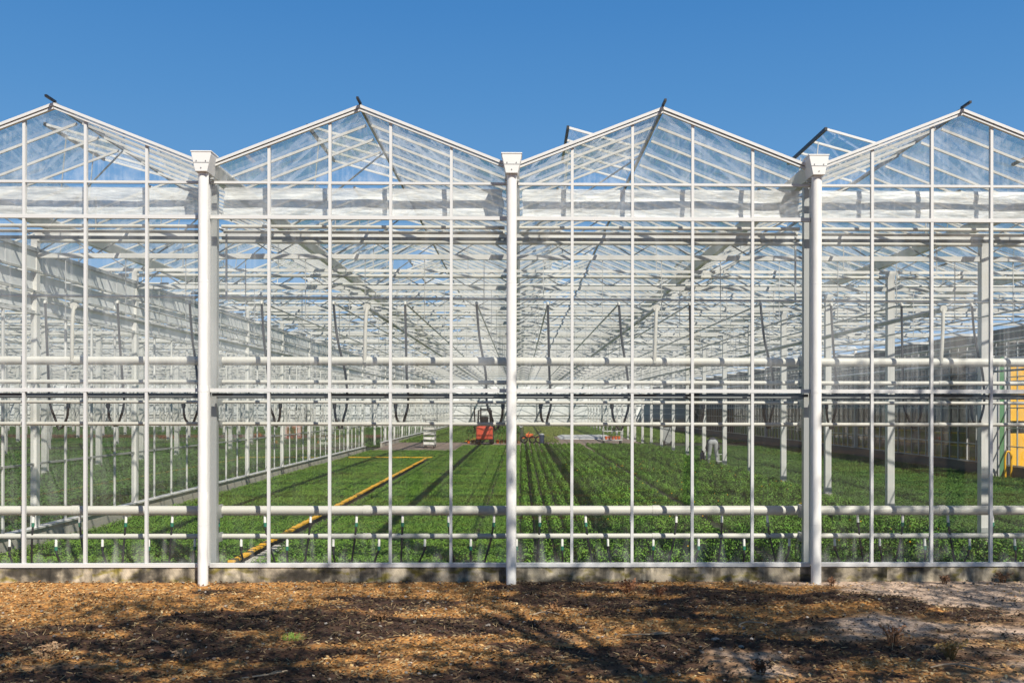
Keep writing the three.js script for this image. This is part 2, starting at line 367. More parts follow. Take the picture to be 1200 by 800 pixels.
farVentPanes.build('distant_vent_panes', G.top[0], house, 'stuff');
// braces under the roof: thin rods from the gutters up to the ridges at every girder
{
  const m = new MB();
  for (let b = -6; b <= BAY1; b++) for (let k = 0; k < NT; k++) {
    const z = Z1 - S * k, xc = XV(b) + 2;
    const rods = [[V(xc - 1.9, TOP, z), V(xc, RIDGE - .05, z + 1.4)], [V(xc + 1.9, TOP, z), V(xc, RIDGE - .05, z - 1.4)], [V(xc - 1, TOP, z), V(xc - 1, roofY(1) - .06, z)], [V(xc + 1, TOP, z), V(xc + 1, roofY(1) - .06, z)]];
    for (const [a, e] of rods) if (k < 3 && b > -2) bar('brace', a, e, .02, .02, M.galv, house); else m.bar(a, e, .02, .02);
  }
  m.build('distant_braces', M.galv, house, 'stuff');
}
// ---- left dividing wall
const divide = partGroup('dividing_wall', house), DX = XV(-1);
{
  const ends = [[-.4, -38.4], [-44.5, ZFAR]], mp = new MB(), mm = new MB();
  for (const [za, zb] of ends) {
    bar('rail', V(DX, 1.13, za), V(DX, 1.13, zb), .03, .035, M.galv, divide);
    bar('rail', V(DX, 3.66, za), V(DX, 3.66, zb), .05, .05, M.white, divide);
    bar('cap', V(DX + .01, .065, za), V(DX + .01, .065, zb), .17, .03, M.white, divide);
    for (let z = za; z > zb + .1; z -= S) boxAt('plinth_panel', DX - .05, DX + .06, FLOOR, .05, Math.max(zb, z - S + .012), z, M.plinthIn, divide);
    for (const [y, h, o] of [[4.50, .30, .01], [4.17, .26, -.03], [3.84, .26, -.06]]) for (let z = za; z > zb; z -= S / 2) bar('fascia_board', V(DX + o + rr(-.01, .01), y + rr(-.01, .01), z), V(DX + o + rr(-.01, .01), y + rr(-.01, .01), Math.max(zb, z - S / 2 + .02)), .04, h, M.panelWhite, divide);
    for (const y of [4.34, 4.0]) bar('fascia_rail', V(DX + .03, y, za), V(DX + .03, y, zb), .05, .035, M.cream, divide);
    bar('fascia_rail', V(DX + .04, 4.69, za), V(DX + .04, 4.69, zb), .07, .06, M.galv, divide);
    for (let z = za, n = 0; z > zb; z -= S / 4, n++) {
      const one = za > -1;
      if (one) bar('mullion', V(DX, .08, z), V(DX, 3.64, z), .035, .04, M.white, divide); else mm.bar(V(DX, .08, z), V(DX, 3.64, z), .035, .04);
      const q = [V(DX, .08, z), V(DX, .08, z - S / 4), V(DX, 3.64, z - S / 4), V(DX, 3.64, z)];
      if (one) mesh('pane', quadGeo(...q), G.mid[n % 2], divide); else mp.quad(...q);
    }
  }
  mm.build('distant_mullions', M.white, divide, 'stuff'); mp.build('distant_panes', G.mid[0], divide, 'stuff');
}
// ---- right wall
const rightWall = partGroup('side_wall', house), RX = XV(5);
{
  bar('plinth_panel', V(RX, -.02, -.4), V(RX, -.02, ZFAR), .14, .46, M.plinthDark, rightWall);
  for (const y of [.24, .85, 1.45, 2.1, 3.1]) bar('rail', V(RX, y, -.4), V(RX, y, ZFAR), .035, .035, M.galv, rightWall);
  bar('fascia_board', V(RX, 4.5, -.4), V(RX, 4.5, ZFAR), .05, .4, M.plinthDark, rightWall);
  for (let z = -.4, n = 0; z > -60; z -= S / 6, n++) {
    bar('mullion', V(RX, .2, z), V(RX, 4.3, z), .035, .04, n % 6 ? M.galv : M.white, rightWall);
    if (n % 3 === 0) mesh('pane', quadGeo(V(RX + .03, .22, z), V(RX + .03, .22, z - S / 2), V(RX + .03, 4.3, z - S / 2), V(RX + .03, 4.3, z)), G.mid[n % 2], rightWall);
  }
  const mm = new MB(); for (let z = -60.2; z > ZFAR; z -= S / 6) mm.bar(V(RX, .2, z), V(RX, 4.3, z), .035, .04); mm.build('distant_mullions', M.galv, rightWall, 'stuff');
}
// ---- far end wall of white sheeting on posts
const endWall = partGroup('end_wall', house);
for (let x = -66, n = 0; x < 16; x += 4, n++) {
  boxAt('sheet_panel', x, x + 3.98, FLOOR, 4.9, ZFAR - .06, ZFAR, M.panelWhite, endWall);
  boxAt('post', x - .07, x + .07, FLOOR, 5.1, ZFAR, ZFAR + .14, M.galv, endWall);
}
for (const y of [1.2, 2.4, 3.6]) bar('rail', V(-66, y, ZFAR + .05), V(16, y, ZFAR + .05), .06, .08, M.galv, endWall);
boxAt('end_panel', -66.1, -66, FLOOR, 5.2, ZFAR, 0, M.panelWhite, house);
// ---- the strip of clear film bunched behind the upper panes, and the rollers below it
{
  const rollers = [[4.505, -.25, .05, M.cream], [4.45, -.34, .045, M.cream]];
  for (let b = FB0; b <= FB1; b++) {
    const xl = XV(b) + .14, w = 3.74, nx = 96, ny = 24, g = new THREE.PlaneGeometry(w, .40, nx, ny), P = g.attributes.position;
    for (let i = 0; i < P.count; i++) {
      const x = P.getX(i), y = P.getY(i), f = fbm(x * 1.1 + b * 5, y * 3, 4), fold = Math.sin(y * 34 + 3 * fbm(x * .6 + b, y * 2, 2) + b * 2);
      P.setZ(i, .004 * fold + .04 * f); P.setX(i, x + .05 * fbm(y * 6 + b, x, 3));
    }
    g.computeVertexNormals();
    mesh('film_screen', g, film, house).position.set(xl + w / 2, 4.815, -.2);
    for (const [y, z, d, m] of rollers) tube('roller', V(XV(b) + .1, y, z), V(XV(b + 1) - .1, y, z), d, m, house);
    bar('end_beam', V(XV(b) + .06, 4.375, -.4), V(XV(b + 1) - .06, 4.375, -.4), .05, .04, M.galvDark, house);
    tube('roller', V(XV(b) + .07, 2.215, -.14), V(XV(b + 1) - .07, 2.215, -.14), .034, M.galvDark, house);
  }
}

// ================================================================ pipes along the front
const PX0 = XV(FB0) + .1, PX1 = XV(FB1 + 1) - .1;
const frontPipes = [
  [2.717, -.6, .12, 'thick cream heating pipe inside the glass, above the middle transom', M.cream],
  [2.425, -.58, .06, 'thin cream pipe inside the glass, just above the middle transom', M.cream],
  [2.15, -.6, .046, 'thin cream pipe inside the glass, just below the middle transom', M.cream],
  [1.85, -.6, .052, 'thin cream pipe at the level of the hanging hose loops', M.cream],
  [.655, -.6, .132, 'thick white heating pipe low over the crop with black droppers', M.cream],
  [.30, -.6, .075, 'thin white pipe near the sill with short droppers', M.cream],
];
for (const [n, [y, z, d, label, m]] of frontPipes.entries()) {
  const p = thing('heating_pipe', label, 'pipe', [0, y, z], 'pipes running along the glass front');
  tube('pipe_run', V(PX0, 0, 0), V(PX1, 0, 0), d, m, p);
  for (let b = FB0; b <= FB1; b++) { const x = XV(b) + 2; const c = tube('sleeve', V(x - .05, 0, 0), V(x + .05, 0, 0), d + .012, m, p); boxAt('bracket', XV(b) - .015, XV(b) + .015, -d / 2 - .02, d / 2 + .02, -.02, .3, M.galv, p); }
  if (n < 4) continue;
  const step = .633, off = n === 4 ? 0 : .31;
  for (let x = -7.98 + off, k = 0; x < 8.5; x += step, k++) {
    const lean = (n === 4 ? .06 : .03) * (rnd() - .5) * 2, r0 = -d / 2, long = n === 4 ? .62 : .22;
    const t = partGroup('dropper', p);
    tube('nozzle', V(x, r0 + .01, 0), V(x + lean * .1, r0 - .10, .01), .036, M.nozzle, t);
    tube('valve', V(x + lean * .1, r0 - .10, .01), V(x + lean * .2, r0 - .155, .012), .042, rnd() < .7 ? M.green : M.rubber, t);
    mesh('drip_hose', curve([V(x + lean * .2, r0 - .15, .012), V(x + lean, r0 - .12 - long * .4, .02), V(x + lean * 2.2, r0 - .12 - long * .75, .0), V(x + lean * 3, r0 - .14 - long, -.02)], .015, 10, 5), M.rubber, t);
  }
}
// ---- overhead watering lines with a hanging hose at the front end of each
{
  const cross = thing('supply_pipe', 'thin grey supply pipe crossing the house above the hanging hoses', 'pipe', [0, 3.6, -.8]);
  tube('pipe_run', V(PX0, .06, 0), V(PX1, -.05, 0), .034, M.line, cross);
  for (let b = FB0; b <= FB1; b++) boxAt('hanger', XV(b) - .012, XV(b) + .012, -.02, 1.0, -.012, .012, M.galv, cross);
  for (let k = 0; k < 24; k++) {
    const x = -7.64 + k - (k >= 16 ? 0 : 0); if (x > 15.4) break;
    const hasHose = x < 9, l = thing('watering_line', hasHose ? 'thin overhead watering line ending in a black hose loop' : 'thin overhead watering line high beside the yellow panels', 'watering line', [x, 3.54, -.8], hasHose ? 'watering lines with black hoses' : 'watering lines of the right aisle');
    tube('line', V(0, 0, 0), V(0, 0, -98), .026, M.line, l);
    if (!hasHose) continue;
    const e = mesh('elbow', new THREE.TorusGeometry(.03, .02, 8, 10, Math.PI), M.cream, l); e.rotation.y = Math.PI / 2; e.position.set(0, -.02, .02);
    const sg = k % 3 === 1 ? 1 : -1, w = rr(.14, .26), j = rr(-.05, .12);
    mesh('hose', curve([V(0, -.02, .03), V(.02 + j * .3, -.5, .03), V(.05 + j, -1.0, .04), V(.07 + j, -1.42, .03), V(.08 + j + sg * .06, -1.62, .03), V(.08 + j + sg * w * .5, -1.70 - rr(0, .08), .03), V(.08 + j + sg * w * .9, -1.62, .03), V(.08 + j + sg * w, -1.44, .03)], .017, 40, 8), M.rubber, l);
    const c = mesh('coupling', unitCyl, M.rubber, l); c.scale.set(.055, .09, .055); c.position.set(.08 + j + sg * w, -1.43, .03);
    for (let q = 1; q < 8; q++) boxAt('hanger', -.006, .006, 0, BOT - 3.57, Z1 + .8 - S * (q - 1) - .006, Z1 + .8 - S * (q - 1) + .006, M.galv, l);
  }
  for (let b = -1; b <= 4; b++) {
    const x = XV(b) + 2, l = thing('main_pipe', 'brownish main pipe under the ridge with a white riser at the front', 'pipe', [x, 3.46, -.55], 'main pipes under the ridges');
    tube('pipe_run', V(0, 0, 0), V(0, 0, -100), .055, M.line, l);
    mesh('riser', curve([V(0, 0, 0), V(-.01, -.12, .02), V(-.02, -.4, .02), V(-.03, -.76, 0)], .026, 14, 8), M.cream, l);
    const e = mesh('flange', unitCyl, M.cream, l); e.rotation.x = Math.PI / 2; e.scale.set(.1, .04, .1);
  }
}

// ================================================================ the crop
const leafMat = new THREE.MeshStandardMaterial({ color: rgb(1, 1, 1), roughness: .7, side: THREE.DoubleSide });
function leafClump(n, R, H, len, wid, droop) {
  const p = [], nn = [], ix = [];
  for (let k = 0; k < n; k++) {
    const a = k * 2.39996 + rr(-.3, .3), q = Math.sqrt((k + .5) / n), r0 = R * q * .45, h = H * (1 - q * .65) * rr(.75, 1.1), tilt = rr(.0, .5) - droop * q;
    const d = V(Math.cos(a), tilt, Math.sin(a)).normalize(), s = V(-Math.sin(a), rr(-.3, .3), Math.cos(a)).normalize(), L = len * rr(.7, 1.15), Wd = wid * rr(.75, 1.15), o = V(Math.cos(a) * r0, h, Math.sin(a) * r0);
    const c = o.clone().addScaledVector(d, L * .5).add(V(0, L * .12, 0)), e = o.clone().addScaledVector(d, L).add(V(0, -L * .22, 0)), b = p.length / 3, up = s.clone().cross(d).multiplyScalar(-1); if (up.y < 0) up.negate();
    for (const v of [o, c.clone().addScaledVector(s, Wd), e, c.clone().addScaledVector(s, -Wd), c]) { p.push(v.x, v.y, v.z); nn.push(up.x, up.y, up.z); }
    ix.push(b, b + 1, b + 4, b, b + 4, b + 3, b + 1, b + 2, b + 4, b + 4, b + 2, b + 3);
  }
  const g = new THREE.BufferGeometry(); g.setAttribute('position', new THREE.Float32BufferAttribute(p, 3)); g.setAttribute('normal', new THREE.Float32BufferAttribute(nn, 3)); g.setIndex(ix); return g;
}
function bushDome(n, R, H, len, wid) {                          // a rounded plant: leaves overlapping on a dome
  const p = [], nn = [], ix = [];
  for (let k = 0; k < n; k++) {
    const a = k * 2.39996 + rr(-.3, .3), ct = 1 - .97 * (k + .5) / n, st = Math.sqrt(1 - ct * ct), q = rr(.72, 1.05), o = V(R * st * q * Math.cos(a), .02 + H * ct * q, R * st * q * Math.sin(a));
    const nrm = V(st * Math.cos(a) + rr(-.35, .35), ct * .9 + .25, st * Math.sin(a) + rr(-.35, .35)).normalize(), a2 = a + rr(-.9, .9), d = V(Math.cos(a2), 0, Math.sin(a2)); d.addScaledVector(nrm, -d.dot(nrm)).normalize();
    const s = nrm.clone().cross(d), L = len * rr(.7, 1.15), Wd = wid * rr(.8, 1.15), c = o.clone().addScaledVector(d, L * .5).addScaledVector(nrm, L * .1), e = o.clone().addScaledVector(d, L).addScaledVector(nrm, -L * .18), b = p.length / 3;
    for (const v of [o, c.clone().addScaledVector(s, Wd).addScaledVector(nrm, .012), e, c.clone().addScaledVector(s, -Wd).addScaledVector(nrm, .012), c]) { p.push(v.x, v.y, v.z); nn.push(nrm.x, nrm.y, nrm.z); }
    ix.push(b, b + 4, b + 1, b, b + 3, b + 4, b + 1, b + 4, b + 2, b + 4, b + 3, b + 2);
  }
  const g = new THREE.BufferGeometry(); g.setAttribute('position', new THREE.Float32BufferAttribute(p, 3)); g.setAttribute('normal', new THREE.Float32BufferAttribute(nn, 3)); g.setIndex(ix); return g;
}
function field(name, label, geo, list) {
  const m = new THREE.InstancedMesh(geo, leafMat, list.length); m.name = name; shadowed(m);
  const mt = new THREE.Matrix4(), c = new THREE.Color();
  list.forEach(([x, y, z, s, col], i) => { mt.makeRotationY(rnd() * 6.283).scale(_s.set(s * rr(.9, 1.1), s * rr(.8, 1.2), s * rr(.9, 1.1))).setPosition(x, y, z); m.setMatrixAt(i, mt); m.setColorAt(i, c.setRGB(...col)); });
  scene.add(m); return tag(m, label, 'crop', null, 'stuff');
}
const _s = new THREE.Vector3();
const smallClump = leafClump(20, .10, .11, .055, .014, .5), midClump = leafClump(26, .36, .14, .12, .032, .4), bushGeo = [bushDome(84, .097, .20, .046, .015), bushDome(78, .092, .23, .048, .0145), bushDome(88, .102, .185, .044, .016)];
const leafCol = (x, z, r, g, b, v) => { const k = 1 + .35 * fbm(x * .35, z * .22, 3) + rr(-v, v), y = 1 + rr(-.12, .12); return [r * k * y, g * k, b * k]; };
{
  const a = [], b = [], c = [], d = [];
  // fine low seedlings in the aisles left of the middle post
  for (let z = -.7; z > -46.6; z -= .11) for (let x = -7.95; x < -.05; x += .11) {
    if (x < -3.5 && z < -39.4) continue; if (x > -4.3 && x < -3.98 && z > -30.6) continue;
    if (x < -3.9 && z < -30.2 && z > -30.9) continue; const row = Math.abs(((x + 100) % 1.6) - .8); if (row > .78) continue;
    a.push([x + rr(-.05, .05), FLOOR + .01, z + rr(-.05, .05), rr(.8, 1.15), leafCol(x, z, .115, .225, .02, .2)]);
  }
  field('seedling_crop', 'carpet of fine bright green seedlings left of the middle post', smallClump, a);
  // low crop of the right aisle
  for (let z = -.8; z > -44; z -= .13) for (let x = 8.0; x < 15.6; x += .13) b.push([x + rr(-.06, .06), FLOOR + .04, z + rr(-.06, .06), rr(1, 1.4), leafCol(x, z, .075, .16, .018, .22)]);
  field('low_crop', 'low dark green crop between the white columns and the side wall', smallClump, b);
  // beyond the dividing wall
  for (let z = -1; z > -100; z -= .34) for (let x = -8.5; x > -62; x -= .34) { if (x < -10 + z * .56 - 3) break; if (Math.abs(z + 41.5) < 3) continue; const red = z < -58 && z > -66; c.push([x + rr(-.12, .12), FLOOR + .02, z + rr(-.12, .12), rr(.9, 1.3), red ? leafCol(x, z, .16, .085, .035, .2) : leafCol(x, z, .07, .155, .02, .2)]); }
  field('far_crop', 'green crop rows seen through the dividing glass wall', midClump, c);
  // beds past the path
  for (let z = -52.5; z > -106; z -= .3) for (let x = -7.9; x < 15; x += .3) { if (x > 2.3 && x < 8 && z > -66.5) continue; if (x > -.4 && x < .4) continue; d.push([x + rr(-.1, .1), FLOOR + .02, z + rr(-.1, .1), rr(.9, 1.2), x > .4 && x < 5 ? leafCol(x, z, .20, .24, .045, .15) : leafCol(x, z, .12, .20, .026, .15)]); }
  field('distant_crop', 'bright green beds behind the concrete path', midClump, d);
}
{ // bushy plants in rows right of the middle post: the ones that show largest stand as plants of their own
  const list = [];
  for (let z = -.75, r = 0; z > -46.9; z -= .21, r++) for (let x = .1; x < 7.7; x += .28) { if (Math.abs(x - 3.86) < .12) continue; list.push([x + rr(-.012, .012), z + rr(-.03, .03)]); }
  const shows = ([x, z]) => { const d = 13.08 - z, px = 612 + x / d * 1167; return z < -.9 && px < 1190 ? d : 1e6 + d; };
  list.sort((p, q) => shows(p) - shows(q));
  const mats = [[.095, .21, .017], [.11, .235, .02], [.08, .185, .016], [.13, .245, .024]].map((c) => std(c, .7, 0, { side: THREE.DoubleSide }));
  const rest = [];
  list.forEach(([x, z], i) => {
    const s = rr(.85, 1.08) + .42 * fbm(x * 3.4, z * .95, 3, 3.9);
    if (i < 300) {
      const m = mesh('bedding_plant', bushGeo[i % 3], mats[Math.floor(rnd() * 4)], scene); m.position.set(x, FLOOR, z); m.scale.setScalar(s); m.rotation.y = rnd() * 6.28;
      tag(m, 'bushy dark green plant in the coarse-leaved rows just inside the glass', 'plant', 'bushy plants in rows right of the middle post');
    } else rest.push([x, FLOOR, z, s, leafCol(x, z, .105, .225, .018, .22)]);
  });
  field('bushy_crop', 'rows of bushy dark green plants reaching back to the path', bushGeo[0], rest);
  const m = new MB(); // a few yellow blooms among the bushes
  for (let k = 0; k < 90; k++) { const x = rr(1.5, 7.6), z = rr(-1.5, -28); m.geo(new THREE.IcosahedronGeometry(.014, 0), new THREE.Matrix4().makeTranslation(x, FLOOR + rr(.2, .25), z)); }
  tag(m.build('yellow_blooms', M.yellow, scene), 'scattered small yellow blooms among the bushy plants', 'flowers', null, 'stuff');
}
// ---- yellow edging boards
function edging(name, label, pts, step, w) {
  const t = thing(name, label, 'edging'); const [a, b] = pts, L = a.distanceTo(b), n = Math.round(L / step), along = Math.abs(b.z - a.z) > Math.abs(b.x - a.x);
  for (let k = 0; k < n; k++) {
    const p = a.clone().lerp(b, (k + .04) / n), q = a.clone().lerp(b, (k + .96) / n), off = rr(-.008, .008);
    p.y += off; q.y += off + rr(-.006, .006);
    bar('yellow_tile', p, q, w * rr(.92, 1.02), .03, M.yellow, t);
  }
  if (along) boxAt('walking_board', a.x + .08, a.x + .3, FLOOR + .0, FLOOR + .06, a.z - 2.2, a.z, M.plinthIn, t);
}
edging('yellow_edging', 'long yellow edging strip running back through the seedlings', [V(-4.16, -.13, -1.1), V(-4.16, -.13, -30)], .24, .10);
edging('yellow_edging', 'short yellow edging strip laid across the seedlings before the path', [V(-7.6, -.1, -30.5), V(-3.9, -.1, -30.5)], .2, .12);
edging('yellow_edging', 'yellow strip edging the bed beside the red forklift', [V(-3.6, -.12, -52.3), V(-3.2, -.12, -58)], .4, .3);
edging('yellow_edging', 'yellow strip at the corner of the bed behind the orange machine', [V(1.2, -.12, -66), V(2.25, -.12, -66)], .3, .3);

// ================================================================ vehicles and gear on the path
function rbox(name, w, h, d, r, x, y, z, mat, parent) { const m = mesh(name, new RoundedBoxGeometry(w, h, d, 3, r), mat, parent); m.position.set(x, y, z); return m; }
function wheel(name, r, w, x, y, z, parent, mat = M.rubber) { const m = mesh(name, new THREE.CylinderGeometry(r, r, w, 20).rotateZ(Math.PI / 2), mat, parent); m.position.set(x, y, z); return m; }
const PATHY = FLOOR + .05;
{
  const f = thing('forklift', 'red forklift truck with black overhead guard parked on the path', 'forklift', [-2.26, PATHY, -48.6]);
  rbox('counterweight', 1.04, .82, .55, .1, 0, .72, .35, M.red, f);
  rbox('chassis', .96, .5, 1.5, .05, 0, .55, -.4, M.dark, f); rbox('bonnet', .8, .3, .8, .06, 0, 1.08, -.1, M.red, f);
  rbox('seat', .5, .12, .5, .04, 0, 1.27, -.15, M.rubber, f); rbox('backrest', .48, .5, .12, .05, 0, 1.5, .14, M.rubber, f);
  for (const s of [-1, 1]) {
    wheel('rear_wheel', .26, .2, s * .4, .26, .28, f); wheel('front_wheel', .32, .24, s * .42, .32, -.95, f);
    bar('guard_post', V(s * .44, 1.1, .3), V(s * .4, 2.12, .1), .06, .06, M.dark, f); bar('guard_post', V(s * .44, .9, -1.0), V(s * .4, 2.12, -.75), .06, .06, M.dark, f);
    bar('mast_rail', V(s * .3, .15, -1.15), V(s * .3, 2.3, -1.15), .1, .12, M.dark, f); bar('fork', V(s * .25, .12, -1.25), V(s * .25, .12, -2.3), .12, .05, M.dark, f);
    const l = mesh('rear_light', new THREE.CylinderGeometry(.05, .05, .03, 14).rotateX(Math.PI / 2), M.orange, f); l.position.set(s * .36, 1.22, .46);
  }
  bar('guard_rim', V(-.42, 2.12, .1), V(.42, 2.12, .1), .06, .06, M.dark, f); bar('guard_rim', V(-.42, 2.12, -.75), V(.42, 2.12, -.75), .06, .06, M.dark, f);
  for (let k = 0; k < 6; k++) bar('guard_slat', V(-.4 + .16 * k, 2.13, .1), V(-.4 + .16 * k, 2.13, -.75), .03, .03, M.dark, f);
  bar('mast_crossbar', V(-.3, 2.2, -1.15), V(.3, 2.2, -1.15), .06, .08, M.dark, f); bar('lift_column', V(-.62, .9, -.2), V(-.66, 2.35, -.2), .08, .08, M.dark, f);
}
{
  const t = thing('plant_trolley', 'tall white plant trolley with stacked shelves on the path', 'trolley', [-5.2, PATHY, -43.3]);
  for (const sx of [-1, 1]) for (const sz of [-1, 1]) { bar('upright', V(sx * .3, .1, sz * .5), V(sx * .3, 1.72, sz * .5), .035, .035, M.galv, t); wheel('castor', .07, .05, sx * .26, .07, sz * .45, t); }
  for (let k = 0; k < 6; k++) { boxAt('shelf', -.32, .32, .16 + k * .28, .2 + k * .28, -.55, .55, M.galvDark, t); if (k < 5) boxAt('tray', -.3, .3,   .21 + k * .28, .345 + k * .28, -.56, .56, M.post, t); }
}
{
  const t = thing('flower_cart', 'low cart loaded with red pots and leafy plants beside the white columns', 'cart', [5.75, PATHY, -49]);
  boxAt('bed', -.6, .6, .25, .31, -.5, .5, M.white, t); for (const sx of [-1, 1]) for (const sz of [-1, 1]) { wheel('wheel', .13, .07, sx * .52, .13, sz * .42, t); bar('upright', V(sx * .57, .3, sz * .46), V(sx * .57, 1.05, sz * .46), .03, .03, M.white, t); }
  boxAt('shelf', -.6, .6, .82, .86, -.5, .5, M.whiteB, t);
  for (let k = 0; k < 5; k++) { const c = mesh('red_pot', new THREE.CylinderGeometry(.1, .075, .2, 12), M.orange, t); c.position.set(-.4 + .2 * k, .42, .3); }
  for (let k = 0; k < 4; k++) { const p = mesh('plant', bushGeo[k % 3], std([.03, .09, .02], .8), t); p.position.set(-.4 + .27 * k, .84, .1); p.scale.setScalar(1.6); }
}
{
  const t = thing('orange_cultivator', 'small orange wheeled machine on the path right of the forklift', 'machine', [.65, PATHY, -50.5]);
  rbox('hood', .5, .26, .4, .06, -.1, .5, 0, M.orange, t); bar('frame', V(-.6, .35, 0), V(.6, .4, 0), .06, .06, M.orange, t); bar('handle', V(.2, .5, 0), V(.65, .8, 0), .04, .04, M.dark, t); bar('handle', V(-.3, .55, .1), V(-.1, .75, .1), .04, .04, M.orange, t);
  for (const s of [-.45, .1, .5]) { const w = mesh('wheel', new THREE.TorusGeometry(.2, .05, 8, 18), M.rubber, t); w.position.set(s, .25, .2); }
}
{
  const t = thing('hand_bin', 'narrow dark blue upright bin on the path beside the orange machine', 'bin', [1.3, PATHY, -48.8]);
  const b = mesh('bin_body', new THREE.CylinderGeometry(.17, .13, .6, 16), M.blue, t); b.position.y = .3; const l = mesh('lid', new THREE.SphereGeometry(.18, 16, 8, 0, 6.29, 0, 1.5), M.galv, t); l.position.y = .6; l.scale.y = .5;
}
{ // someone bending over the plants, seen from behind
  const bones = [ // from, to, radii, colour
    [[-.10, .90, 0], [-.14, .50, -.04], .105, .075, 0], [[-.14, .50, -.04], [-.17, .10, .03], .072, .05, 0], [[.10, .90, 0], [.14, .50, -.03], .105, .075, 0], [[.14, .50, -.03], [.18, .10, .05], .072, .05, 0],
    [[-.17, .06, .03], [-.18, .04, -.16], .05, .042, 1], [[.18, .06, .05], [.19, .04, -.14], .05, .042, 1], [[-.06, .93, -.02], [.06, .93, -.02], .125, .125, 0],
    [[0, .97, -.08], [0, 1.0, -.40], .135, .15, 2], [[-.14, .98, -.44], [.14, .98, -.44], .085, .085, 2], [[-.18, .95, -.45], [-.24, .70, -.42], .06, .05, 2], [[-.24, .70, -.42], [-.16, .48, -.5], .045, .035, 2], [[.18, .95, -.45], [.25, .70, -.44], .06, .05, 2], [[.25, .70, -.44], [.16, .46, -.52], .045, .035, 2],
    [[0, .95, -.52], [0, .90, -.6], .055, .052, 3], [[0, .87, -.66], [0, .80, -.72], .092, .08, 3], [[0, .93, -.65], [0, .87, -.72], .088, .085, 4],
    ...[-1, 1].flatMap((q) => [0, 1, 2, 3].map((n) => [[q * .155 + (n - 1.5) * .018, .46, -.51], [q * .145 + (n - 1.5) * .022, .36 + .008 * Math.abs(n - 1.3), -.53], .012, .009, 3])), ...[-1, 1].map((q) => [[q * .155, .46, -.51], [q * .12, .40, -.52], .013, .01, 3]), ...[-1, 1].map((q) => [[q * .16, .48, -.5], [q * .155, .43, -.515], .03, .03, 3]),
  ];
  const tones = [[.30, .31, .32], [.04, .04, .045], [.045, .05, .06], [.45, .26, .18], [.03, .02, .015]];
  const res = 84, half = .62, mc = new MarchingCubes(res, M.white, false, true, 60000), c0 = V(0, .55, -.3), a = V(), b = V(), p = V();
  mc.isolation = 0;
  const dist = (p) => { let d = 9, best = 9, tone = 0; for (const [u, v, r0, r1, t] of bones) { a.set(...u); b.set(...v).sub(a); const k = Math.min(1, Math.max(0, p.clone().sub(a).dot(b) / b.lengthSq())), e = p.distanceTo(a.addScaledVector(b, k)) - (r0 + (r1 - r0) * k), h = Math.max(.03 - Math.abs(d - e), 0) / .03; if (e < best) { best = e; tone = t; } d = Math.min(d, e) - h * h * .0075; } return [d, tone]; };
  for (let z = 0, i = 0; z < res; z++) for (let y = 0; y < res; y++) for (let x = 0; x < res; x++, i++) { p.set((x - res / 2) / (res / 2), (y - res / 2) / (res / 2), (z - res / 2) / (res / 2)).multiplyScalar(half).add(c0); mc.field[i] = -dist(p)[0]; }
  mc.update();
  const n = mc.count, pos = new Float32Array(n * 3), nor = mc.normalArray.slice(0, n * 3), col = new Float32Array(n * 3);
  for (let i = 0; i < n; i++) { p.fromArray(mc.positionArray, i * 3).multiplyScalar(half).add(c0); p.toArray(pos, i * 3); col.set(tones[dist(p)[1]], i * 3); }
  const g = new THREE.BufferGeometry(); g.setAttribute('position', new THREE.BufferAttribute(pos, 3)); g.setAttribute('normal', new THREE.BufferAttribute(nor, 3)); g.setAttribute('color', new THREE.BufferAttribute(col, 3));
  const w = mesh('person', g, new THREE.MeshStandardMaterial({ vertexColors: true, roughness: .85 }), scene); w.position.set(7.8, FLOOR, -26.9); w.rotation.y = -.15; tag(w, 'person in light grey trousers and dark top bending over plants', 'person');
  const t = thing('blue_canister', 'narrow dark blue canister standing against a white column', 'canister', [7.5, FLOOR, -27.6]);
  const m = mesh('body', new THREE.CylinderGeometry(.09, .1, .5, 16), M.blue, t); m.position.y = .25; const l = mesh('cap', new THREE.CylinderGeometry(.04, .06, .08, 12), M.rubber, t); l.position.y = .54;
  const k = thing('wire_rack', 'small white wire rack between the bending person and a column', 'rack', [8.05, FLOOR, -26.4]);
  for (const sx of [-1, 1]) for (const sz of [-1, 1]) bar('leg', V(sx * .12, 0, sz * .1), V(sx * .12, .5, sz * .1), .02, .02, M.white, k);
  for (const y of [.2, .48]) for (const sz of [-1, 1]) bar('rung', V(-.13, y, sz * .1), V(.13, y, sz * .1), .018, .018, M.white, k);
}
{
  const t = thing('grey_barrow', 'upright grey sheet barrow with small black wheels between white columns', 'barrow', [8.6, PATHY, -44.5]);
  bar('back_sheet', V(0, .2, 0), V(-.05, 1.15, -.2), .5, .03, M.galvDark, t); wheel('wheel', .18, .1, -.22, .18, .1, t); wheel('wheel', .18, .1, .22, .18, .1, t); bar('handle', V(.2, .2, 0), V(.5, 1.3, -.2), .03, .03, M.galv, t);
}
for (let k = 0; k < 9; k++) { // tall pot plants around the forklift
  const x = k < 3 ? -3.35 + .24 * k : -1.5 + .27 * (k - 3), t = thing('pot_shrub', k < 3 ? 'leafy pot shrub standing left of the red forklift' : 'leafy pot shrub with a bare stem right of the red forklift', 'shrub', [x, PATHY, -50.2 - (k % 2) * .4], 'pot shrubs around the forklift');
  const p = mesh('pot', new THREE.CylinderGeometry(.12, .09, .22, 12), k % 3 ? M.wood : M.orange, t); p.position.y = .11; tube('stem', V(0, .2, 0), V(.02, .7, 0), .03, M.wood, t);
  const c = mesh('crown', bushGeo[k % 3], std([.03, .10, .018], .8), t); c.position.y = .6; c.scale.set(1.3, 2.3, 1.3);
}
